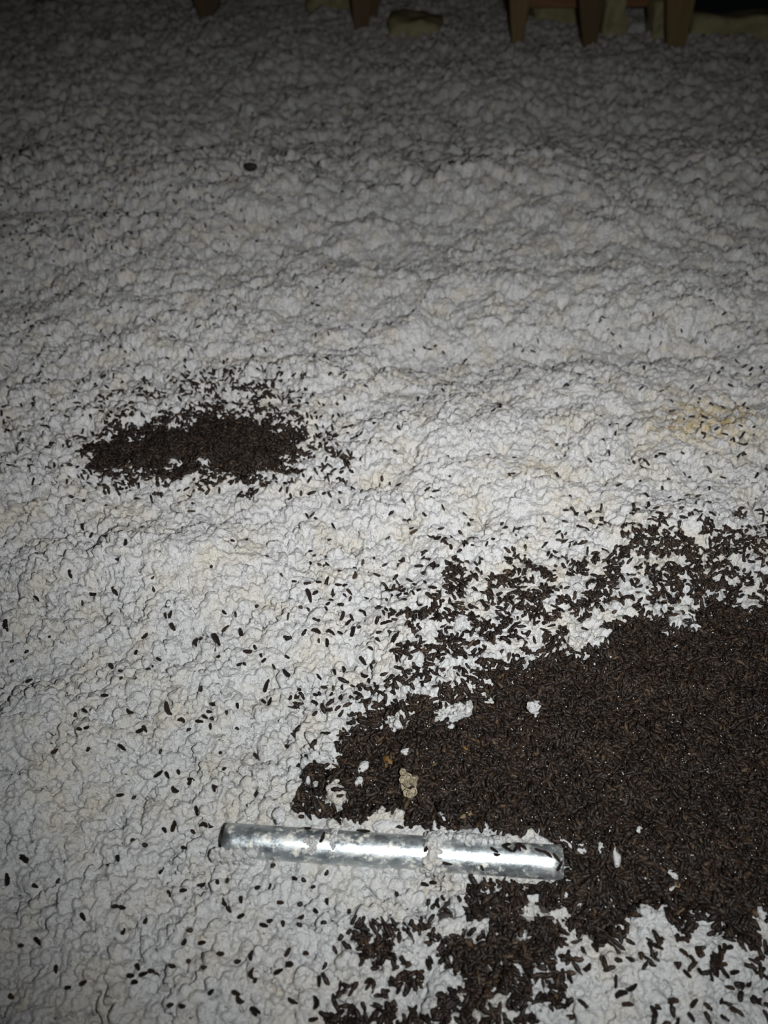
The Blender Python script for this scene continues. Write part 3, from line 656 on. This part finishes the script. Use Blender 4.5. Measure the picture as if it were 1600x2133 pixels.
TUFTS = [(845,1568,13,9,'white wisp of insulation on the big pile just beyond the comb fragment'),
(757,1598,16,12,'cream tuft of insulation on the big pile beside the amber shell'),
(749,1627,9,12,'small white peg-shaped tuft of insulation standing on the big pile'),
(830,1508,14,16,'pointed white tuft of insulation at the tip of the big pile'),
(821,1522,7,7,'tiny round white tuft of insulation near the pointed tuft'),
(940,1517,7,7,'tiny yellowish tuft of insulation inside the big pile edge'),
(712,1571,5,5,'very small white crumb of insulation on the big pile shoulder'),
(1106,1476,12,14,'cream speckled tuft of insulation stuck in the big pile'),
(1020,1457,6,6,'tiny white crumb of insulation near the top of the big pile'),
(1178,1762,18,8,'ragged cream tuft of insulation just off the buried pipe end'),
(1215,1772,16,9,'white tuft of insulation next to the ragged cream tuft'),
(1252,1768,14,10,'curled white tuft of insulation beside the buried pipe end'),
(1280,1790,9,20,'tall grey tuft of insulation standing in the dark pile'),
(1152,1832,8,8,'small star-shaped tuft of insulation under the buried pipe end'),
(1398,1822,16,12,'bright white tuft of insulation alone in the middle of the dark pile'),
(1397,1852,9,5,'little white tuft of insulation below the bright lone tuft'),
(1363,1820,7,6,'tiny white tuft of insulation beside the bright lone tuft'),
(1346,1832,6,4,'white crumb of insulation lying among droppings near the lone tuft'),
(1270,1884,13,8,'cream tuft of insulation half buried in the dark pile'),
(1203,1885,8,5,'small flat white tuft of insulation among dark droppings'),
(1176,1865,9,9,'greyish tuft of insulation poking out of the dark pile'),
(1438,1905,8,7,'small cream tuft of insulation near the ragged pile edge'),
(1330,1730,7,8,'tiny cream crumb of insulation deep in the dark pile'),
(1585,1905,20,12,'white tuft of insulation at the far ragged edge of the pile'),
(1110,1873,14,12,'hollow white tuft of insulation cupping one dropping'),
(1268,1370,5,6,'white crumb of insulation at the upper pile edge'),
(1480,1303,5,4,'tiny white crumb of insulation on top of the dark pile'),
(585,1707,19,16,'translucent round tuft of insulation leaning on the metal pipe'),
(565,1688,16,13,'round white ball of insulation just behind the metal pipe')]
for k, (tx, ty, rx, ry, lab) in enumerate(TUFTS):
    x, y, z = surface_at(np.array([tx]), np.array([ty + ry * 0.4])); x, y, z = float(x[0]), float(y[0]), float(z[0])
    Z = y * CP + (CAM_H - z) * SP; s = px_size(1.0, Z)
    if k == 27:
        u, v = pipe_uv(x, y); z = PZ + PIPE_R * 0.75
    lumpy('insulation_tuft', (rx * s, ry * s * 0.95, ry * s * 0.75), 300 + k, M_TUFT, 3, 0.55, (x, y, z + ry * s * 0.35 + (0.0025 if k < 26 else 0)), k * 1.3)
    o = COL.objects[-1]; tag(o, lab, 'insulation tuft', 'insulation tufts')

# cottony wads: many overlapping soft balls welded into one tuft
def cotton(name, balls, lab, seed):
    bm = bmesh.new(); r = np.random.default_rng(seed)
    for (c, rad) in balls:
        ret = bmesh.ops.create_icosphere(bm, subdivisions=2, radius=1.0); q = r.uniform(0.7, 1.25, 3) * rad; ph = r.uniform(0, 6, 3)
        for v in ret['verts']:
            d = v.co.copy(); k = 1 + 0.16 * math.sin(5 * d.x + ph[0]) * math.sin(6 * d.y + ph[1]) + 0.1 * math.sin(8 * d.z + ph[2])
            v.co = Vector((c[0] + d.x * q[0] * k, c[1] + d.y * q[1] * k, c[2] + d.z * q[2] * k))
    o = bm_link(name, bm, M_TUFT); tag(o, lab, 'insulation tuft', 'insulation tufts'); return o
uf = lambda px: (px - 470) / 700 * PLEN
def pp(u, ang, rad):
    a_ = math.radians(ang); return (PA[0] + PD[0] * u + PN[0] * math.cos(a_) * rad, PA[1] + PD[1] * u + PN[1] * math.cos(a_) * rad, PZ + math.sin(a_) * rad)
def drape(u0, du, a0, a1, n, rmin, rmax, seed, lean=0.0):
    r = np.random.default_rng(seed); out = []
    for i in range(n):
        t = r.uniform(0, 1); ang = a0 + (a1 - a0) * t; rad = r.uniform(rmin, rmax); wdt = du * (1.5 - 1.0 * math.sin(math.pi * t))
        out.append((pp(u0 + lean * t + r.normal(0, wdt), ang, PIPE_R + rad * 0.25), rad))
    return out
B1 = drape(uf(912), 0.0040, -30, 215, 95, 0.0013, 0.0032, 5, -0.004)
cotton('insulation_tuft', B1, 'white wad of insulation draped across the middle of the metal pipe', 51)
r_ = np.random.default_rng(8)
cotton('insulation_tuft', [(pp(uf(915) + r_.uniform(0, 0.048), r_.uniform(5, 62), PIPE_R * 1.12), r_.uniform(0.0012, 0.0028)) for i in range(90)], 'long white bank of insulation lying against the back of the pipe', 52)
cotton('insulation_tuft', [(pp(0.008 + r_.normal(0, 0.0075), r_.uniform(145, 220), PIPE_R * 1.08), r_.uniform(0.0018, 0.0036)) for i in range(80)], 'soft white lump of insulation covering the bare pipe end from below', 53)
cotton('insulation_tuft', [(pp(uf(700) + r_.normal(0, 0.0014), r_.uniform(40, 135), PIPE_R * 1.04), r_.uniform(0.0009, 0.0018)) for i in range(22)], 'upright white tuft of insulation straddling the metal pipe', 54)
cotton('insulation_tuft', [(pp(uf(655) + r_.normal(0, 0.0022), r_.uniform(95, 140), PIPE_R * 1.04), r_.uniform(0.0009, 0.0017)) for i in range(20)], 'small white tuft of insulation clinging to the metal pipe', 55)
for k, (tx, ty, rx, ry, lab) in enumerate([(800,1716,30,18,'knobbly white tuft of insulation between the pipe and the dark pile'),

(905,1722,8,20,'thin upright wisp of insulation beside the draped wad')]):
    x, y, z = surface_at(np.array([tx]), np.array([ty + ry * 0.5])); x, y, z = float(x[0]), float(y[0]), float(z[0])
    s = px_size(1.0, y * CP + (CAM_H - z) * SP)
    o = lumpy('insulation_tuft', (rx * s, ry * s * 1.0, ry * s * 0.8), 500 + k, M_TUFT, 4, 0.42, (x, y, z + ry * s * 0.3), math.atan2(PD[1], PD[0]), 1.6)
    tag(o, lab, 'insulation tuft', 'insulation tufts')

# ------------------------------------------------------------------ debris on the big pile
def comb_cell(r, h, th):
    bm = bmesh.new(); O = []; I = []
    for (rad, z, lst) in ((r * 0.82, 0, O), (r, h, O), (r - th, h * 1.0, I), (r * 0.84 - th, h * 0.45, I)):
        lst.append([bm.verts.new((rad * math.cos(math.pi / 3 * i), rad * math.sin(math.pi / 3 * i), z * (1 + (0.12 * math.sin(i * 2.1) if z > h * .5 else 0)))) for i in range(6)])
    loops = [O[0], O[1], I[0], I[1]]
    for a0, a1 in zip(loops[:-1], loops[1:]):
        for i in range(6): bm.faces.new((a0[i], a0[(i + 1) % 6], a1[(i + 1) % 6], a1[i]))
    bm.faces.new(loops[0][::-1]); bm.faces.new(loops[3])
    return bm
x, y, z = surface_at(np.array([850.0]), np.array([1645.0])); x, y, z = float(x[0]), float(y[0]), float(z[0])
comb = bpy.data.objects.new('wasp_comb_fragment', None); COL.objects.link(comb); comb.location = (x, y, z + 0.0050); comb.rotation_euler = (math.radians(12), math.radians(-12), math.radians(12))
comb.empty_display_size = 0.01
tag(comb, 'small grey-tan papery piece of wasp comb with a few hexagonal cells', 'wasp comb')
rc = 0.0028
cells = [(0, 0), (1, 0), (0.5, 0.87), (-0.5, 0.87), (-0.6, -0.85), (0.45, -0.87), (0.0, 1.75), (1.4, 0.8), (-0.1, -1.55)]
cme = None; crg = np.random.default_rng(3)
bm = bmesh.new(); bmesh.ops.create_icosphere(bm, subdivisions=2, radius=1.0)
for v in bm.verts: v.co = Vector((v.co.x * rc * 2.0, v.co.y * rc * 2.6, v.co.z * 0.0010 - 0.0012))
bm_link('paper_base', bm, M_COMB, comb)
for k, (cx, cy) in enumerate(cells):
    if cme is None:
        o = bm_link('comb_cell', comb_cell(rc, 0.0055, 0.0008), M_COMB, comb, False); cme = o.data
    else:
        o = bpy.data.objects.new('comb_cell', cme); COL.objects.link(o); o.parent = comb
    o.location = (cx * rc * 1.72, cy * rc * 1.72, crg.uniform(-0.0006, 0.0010)); o.rotation_euler = (crg.normal(0, .2), crg.normal(0, .2), math.pi / 6 + crg.normal(0, .15)); s = crg.uniform(0.9, 1.1); o.scale = (s, s, s)
def debris(name, px_, py_, rx, ry, mat, seed, lab, cat, spk=0.4, hz=0.5, rz=0.0):
    x, y, z = surface_at(np.array([float(px_)]), np.array([float(py_)])); x, y, z = float(x[0]), float(y[0]), float(z[0]); s = px_size(1.0, y * CP + (CAM_H - z) * SP)
    o = lumpy(name, (rx * s, ry * s * 1.2, ry * s * hz), seed, mat, 3, spk, (x, y, z + ry * s * hz * 0.6 + 0.0030), rz); tag(o, lab, cat); return o
debris('amber_shell', 808, 1594, 17, 15, M_SHELL, 701, 'amber brown crumpled insect shell lying near the comb fragment', 'insect shell', 0.45)
debris('tan_flake', 974, 1702, 17, 6, M_TAN, 702, 'flat tan flake of chaff on the big pile behind the pipe', 'flake', 0.3, 0.4, 0.4)
debris('tan_flake', 1408, 1846, 11, 10, M_TAN, 703, 'olive brown flake beside the bright lone tuft in the pile', 'flake', 0.3, 0.5)
debris('tan_flake', 966, 1563, 10, 9, M_SHELL, 704, 'dull brown flake on the big pile above the comb fragment', 'flake', 0.3, 0.4)
debris('dark_clod', 524, 357, 17, 8, M_CLOD, 705, 'dark fuzzy clod lying alone far out on the insulation', 'clod', 0.3, 1.2)
# white sliver: a short curved rod
bm = bmesh.new(); x, y, z = surface_at(np.array([1238.0]), np.array([1594.0])); prev = None
for j in range(9):
    t = j / 8 - 0.5; r_ = 0.00075 * (1 - (2 * t) ** 4 * 0.75); c = (t * 0.0072, 0.004 * (t * t) - t * 0.0022, 0.0)
    ring = [bm.verts.new((c[0], c[1] + r_ * math.cos(a_ * math.pi / 4), c[2] + r_ * math.sin(a_ * math.pi / 4))) for a_ in range(8)]
    if prev:
        for i in range(8): bm.faces.new((prev[i], prev[(i + 1) % 8], ring[(i + 1) % 8], ring[i]))
    else: bm.faces.new(ring[::-1])
    prev = ring
bm.faces.new(prev)
o = bm_link('white_sliver', bm, M_SLIVER); o.location = (float(x[0]), float(y[0]), float(z[0]) + 0.0035); tag(o, 'thin curved white sliver lying on the dark pile', 'sliver')

# ------------------------------------------------------------------ truss webs, brace and batts at the back
def board(name, px0, px1, pyb, bot_l, bot_r, mat, lab, top=1.25, thick=0.038, tz=0.30):
    """upright web with a tapered foot; px0..px1 = edges at the top of the frame, bot_l..bot_r = edges at the foot"""
    bx, by, bz = surface_at(np.array([(bot_l + bot_r) / 2.0]), np.array([float(pyb)])); by = float(by[0]); bz = float(bz[0])
    def at(px_, py_):           # point on the vertical plane y = by
        v = (IH / 2 - py_) / FPX; t = by / (CP + v * SP); return (px_ - 800) / FPX * t, CAM_H + (-SP + v * CP) * t
    l0, zt = at(px0, 0.0); r0, _ = at(px1, 0.0); l1, zb = at(bot_l, pyb); r1, _ = at(bot_r, pyb)
    # carry the taper on until the full 89 mm of the board is reached, then straight up
    wT = r0 - l0; wB = r1 - l1
    zt2 = zt
    bm = bmesh.new(); rings = []
    zz = zb - 0.05; f = (zz - zb) / max(1e-4, zt - zb)
    prof = [(l1 + (l0 - l1) * f, r1 + (r0 - r1) * f, zz), (l1, r1, zb), (l0, r0, zt2), (l0, r0, top)]
    for (a0, a1, z_) in prof:
        rings.append([bm.verts.new((a0, by, z_)), bm.verts.new((a1, by, z_)), bm.verts.new((a1, by + thick, z_)), bm.verts.new((a0, by + thick, z_))])
    for a0, a1 in zip(rings[:-1], rings[1:]):
        for i in range(4): bm.faces.new((a0[i], a0[(i + 1) % 4], a1[(i + 1) % 4], a1[i]))
    bm.faces.new(rings[0][::-1]); bm.faces.new(rings[-1])
    bmesh.ops.bevel(bm, geom=[e for e in bm.edges], offset=0.003, segments=1, affect='EDGES')
    o = bm_link(name, bm, mat, None, False); tag(o, lab, 'truss web', 'truss webs'); return o, by
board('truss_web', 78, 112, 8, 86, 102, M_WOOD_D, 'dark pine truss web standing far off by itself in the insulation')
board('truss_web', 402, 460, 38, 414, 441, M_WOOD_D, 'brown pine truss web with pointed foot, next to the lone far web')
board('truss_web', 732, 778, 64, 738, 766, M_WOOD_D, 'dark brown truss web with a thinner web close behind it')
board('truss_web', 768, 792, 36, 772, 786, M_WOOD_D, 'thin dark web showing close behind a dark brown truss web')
board('truss_web', 1062, 1106, 88, 1066, 1090, M_WOOD, 'golden pine truss web beside the low wide yellow batt')
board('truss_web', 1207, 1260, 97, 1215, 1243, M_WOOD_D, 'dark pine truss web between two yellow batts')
_, by6 = board('truss_web', 1390, 1450, 95, 1390, 1428, M_WOOD, 'golden pine truss web nearest the black opening')

def plane_at(px_, py_, yy):
    v = (IH / 2 - py_) / FPX; t = yy / (CP + v * SP); return (px_ - 800) / FPX * t, CAM_H + (-SP + v * CP) * t
def brace(px0, px1, pyb, yy, hgt, lab):
    x0, zb = plane_at(px0, pyb, yy); x1, _ = plane_at(px1, pyb, yy)
    bm = bmesh.new(); bmesh.ops.create_cube(bm, size=1)
    for v in bm.verts: v.co = Vector(((x0 + x1) / 2 + v.co.x * (x1 - x0), yy + 0.02 + v.co.y * 0.038, zb + hgt / 2 + v.co.z * hgt))
    bmesh.ops.bevel(bm, geom=bm.edges[:], offset=0.004, segments=2, affect='EDGES')
    o = bm_link('brace_board', bm, M_WOOD_H, None, False); tag(o, lab, 'board', 'brace boards'); return o
brace(1085, 1245, 16, by6 + 0.19, 0.14, 'reddish horizontal board nailed between golden and dark truss webs')
brace(1285, 1440, 14, by6 + 0.19, 0.14, 'reddish horizontal board running to the web by the black opening')

def batt(px0, px1, pyt, pyb, depth, lab, seed, ybase=None, cap=None):
    bx, by, bz = surface_at(np.array([(px0 + px1) / 2.0]), np.array([float(pyb)])); by = float(by[0]) if ybase is None else ybase
    x0, zb = plane_at(px0, pyb, by); x1, zt = plane_at(px1, pyt, by); 
    hgt = max(0.03, zt - zb)
    bm = bmesh.new(); bmesh.ops.create_cube(bm, size=1); bmesh.ops.subdivide_edges(bm, edges=bm.edges[:], cuts=9, use_grid_fill=True)
    P = np.array([v.co for v in bm.verts]) 
    q = P * 2; rr_ = 1 - 0.20 * (np.abs(q[:, [1, 2, 0]] * q[:, [2, 0, 1]]) ** 3)
    P = P * rr_
    Wd = np.array([(x1 - x0), depth, hgt + 0.06]); Q = P * Wd + np.array([(x0 + x1) / 2, by + depth / 2, zb - 0.06 + (hgt + 0.06) / 2])
    nzz = (fbm(Q[:, 0] * 22 + seed, Q[:, 2] * 22 + Q[:, 1] * 9, seed, 3) - 0.5) * 0.05; dirv = q / np.maximum(1e-6, np.linalg.norm(q, axis=1, keepdims=True))
    Q = Q + dirv * nzz[:, None]
    for v, c in zip(bm.verts, Q): v.co = Vector(c)
    o = bm_link('insulation_batt', bm, M_BATT); md = o.modifiers.new('soft', 'SUBSURF'); md.levels = 1; md.render_levels = 1
    tag(o, lab, 'insulation batt', 'insulation batts'); return o
batt(1108, 1206, 14, 54, 0.12, 'low wide yellow insulation batt between golden and dark webs', 3)
batt(1255, 1316, -8, 74, 0.10, 'tall squarish yellow insulation batt beside the dark web', 5)
batt(1354, 1400, 12, 82, 0.08, 'narrow yellow insulation batt tucked behind the golden web', 7)
batt(1440, 1760, 36, 72, 0.16, 'long low yellow insulation batt in front of the black opening', 9)
batt(808, 932, 44, 80, 0.22, 'flat dull yellow batt piece lying half buried behind dark web', 11)
batt(640, 725, -6, 20, 0.15, 'dim olive batt piece lying beyond the dark brown web', 13)
print('objects', len(bpy.data.objects), 'tris ~', sum(len(o.data.polygons) * (2 if len(o.data.polygons) and o.data.polygons[0].loop_total == 4 else 1) for o in bpy.data.objects if o.type == 'MESH'))
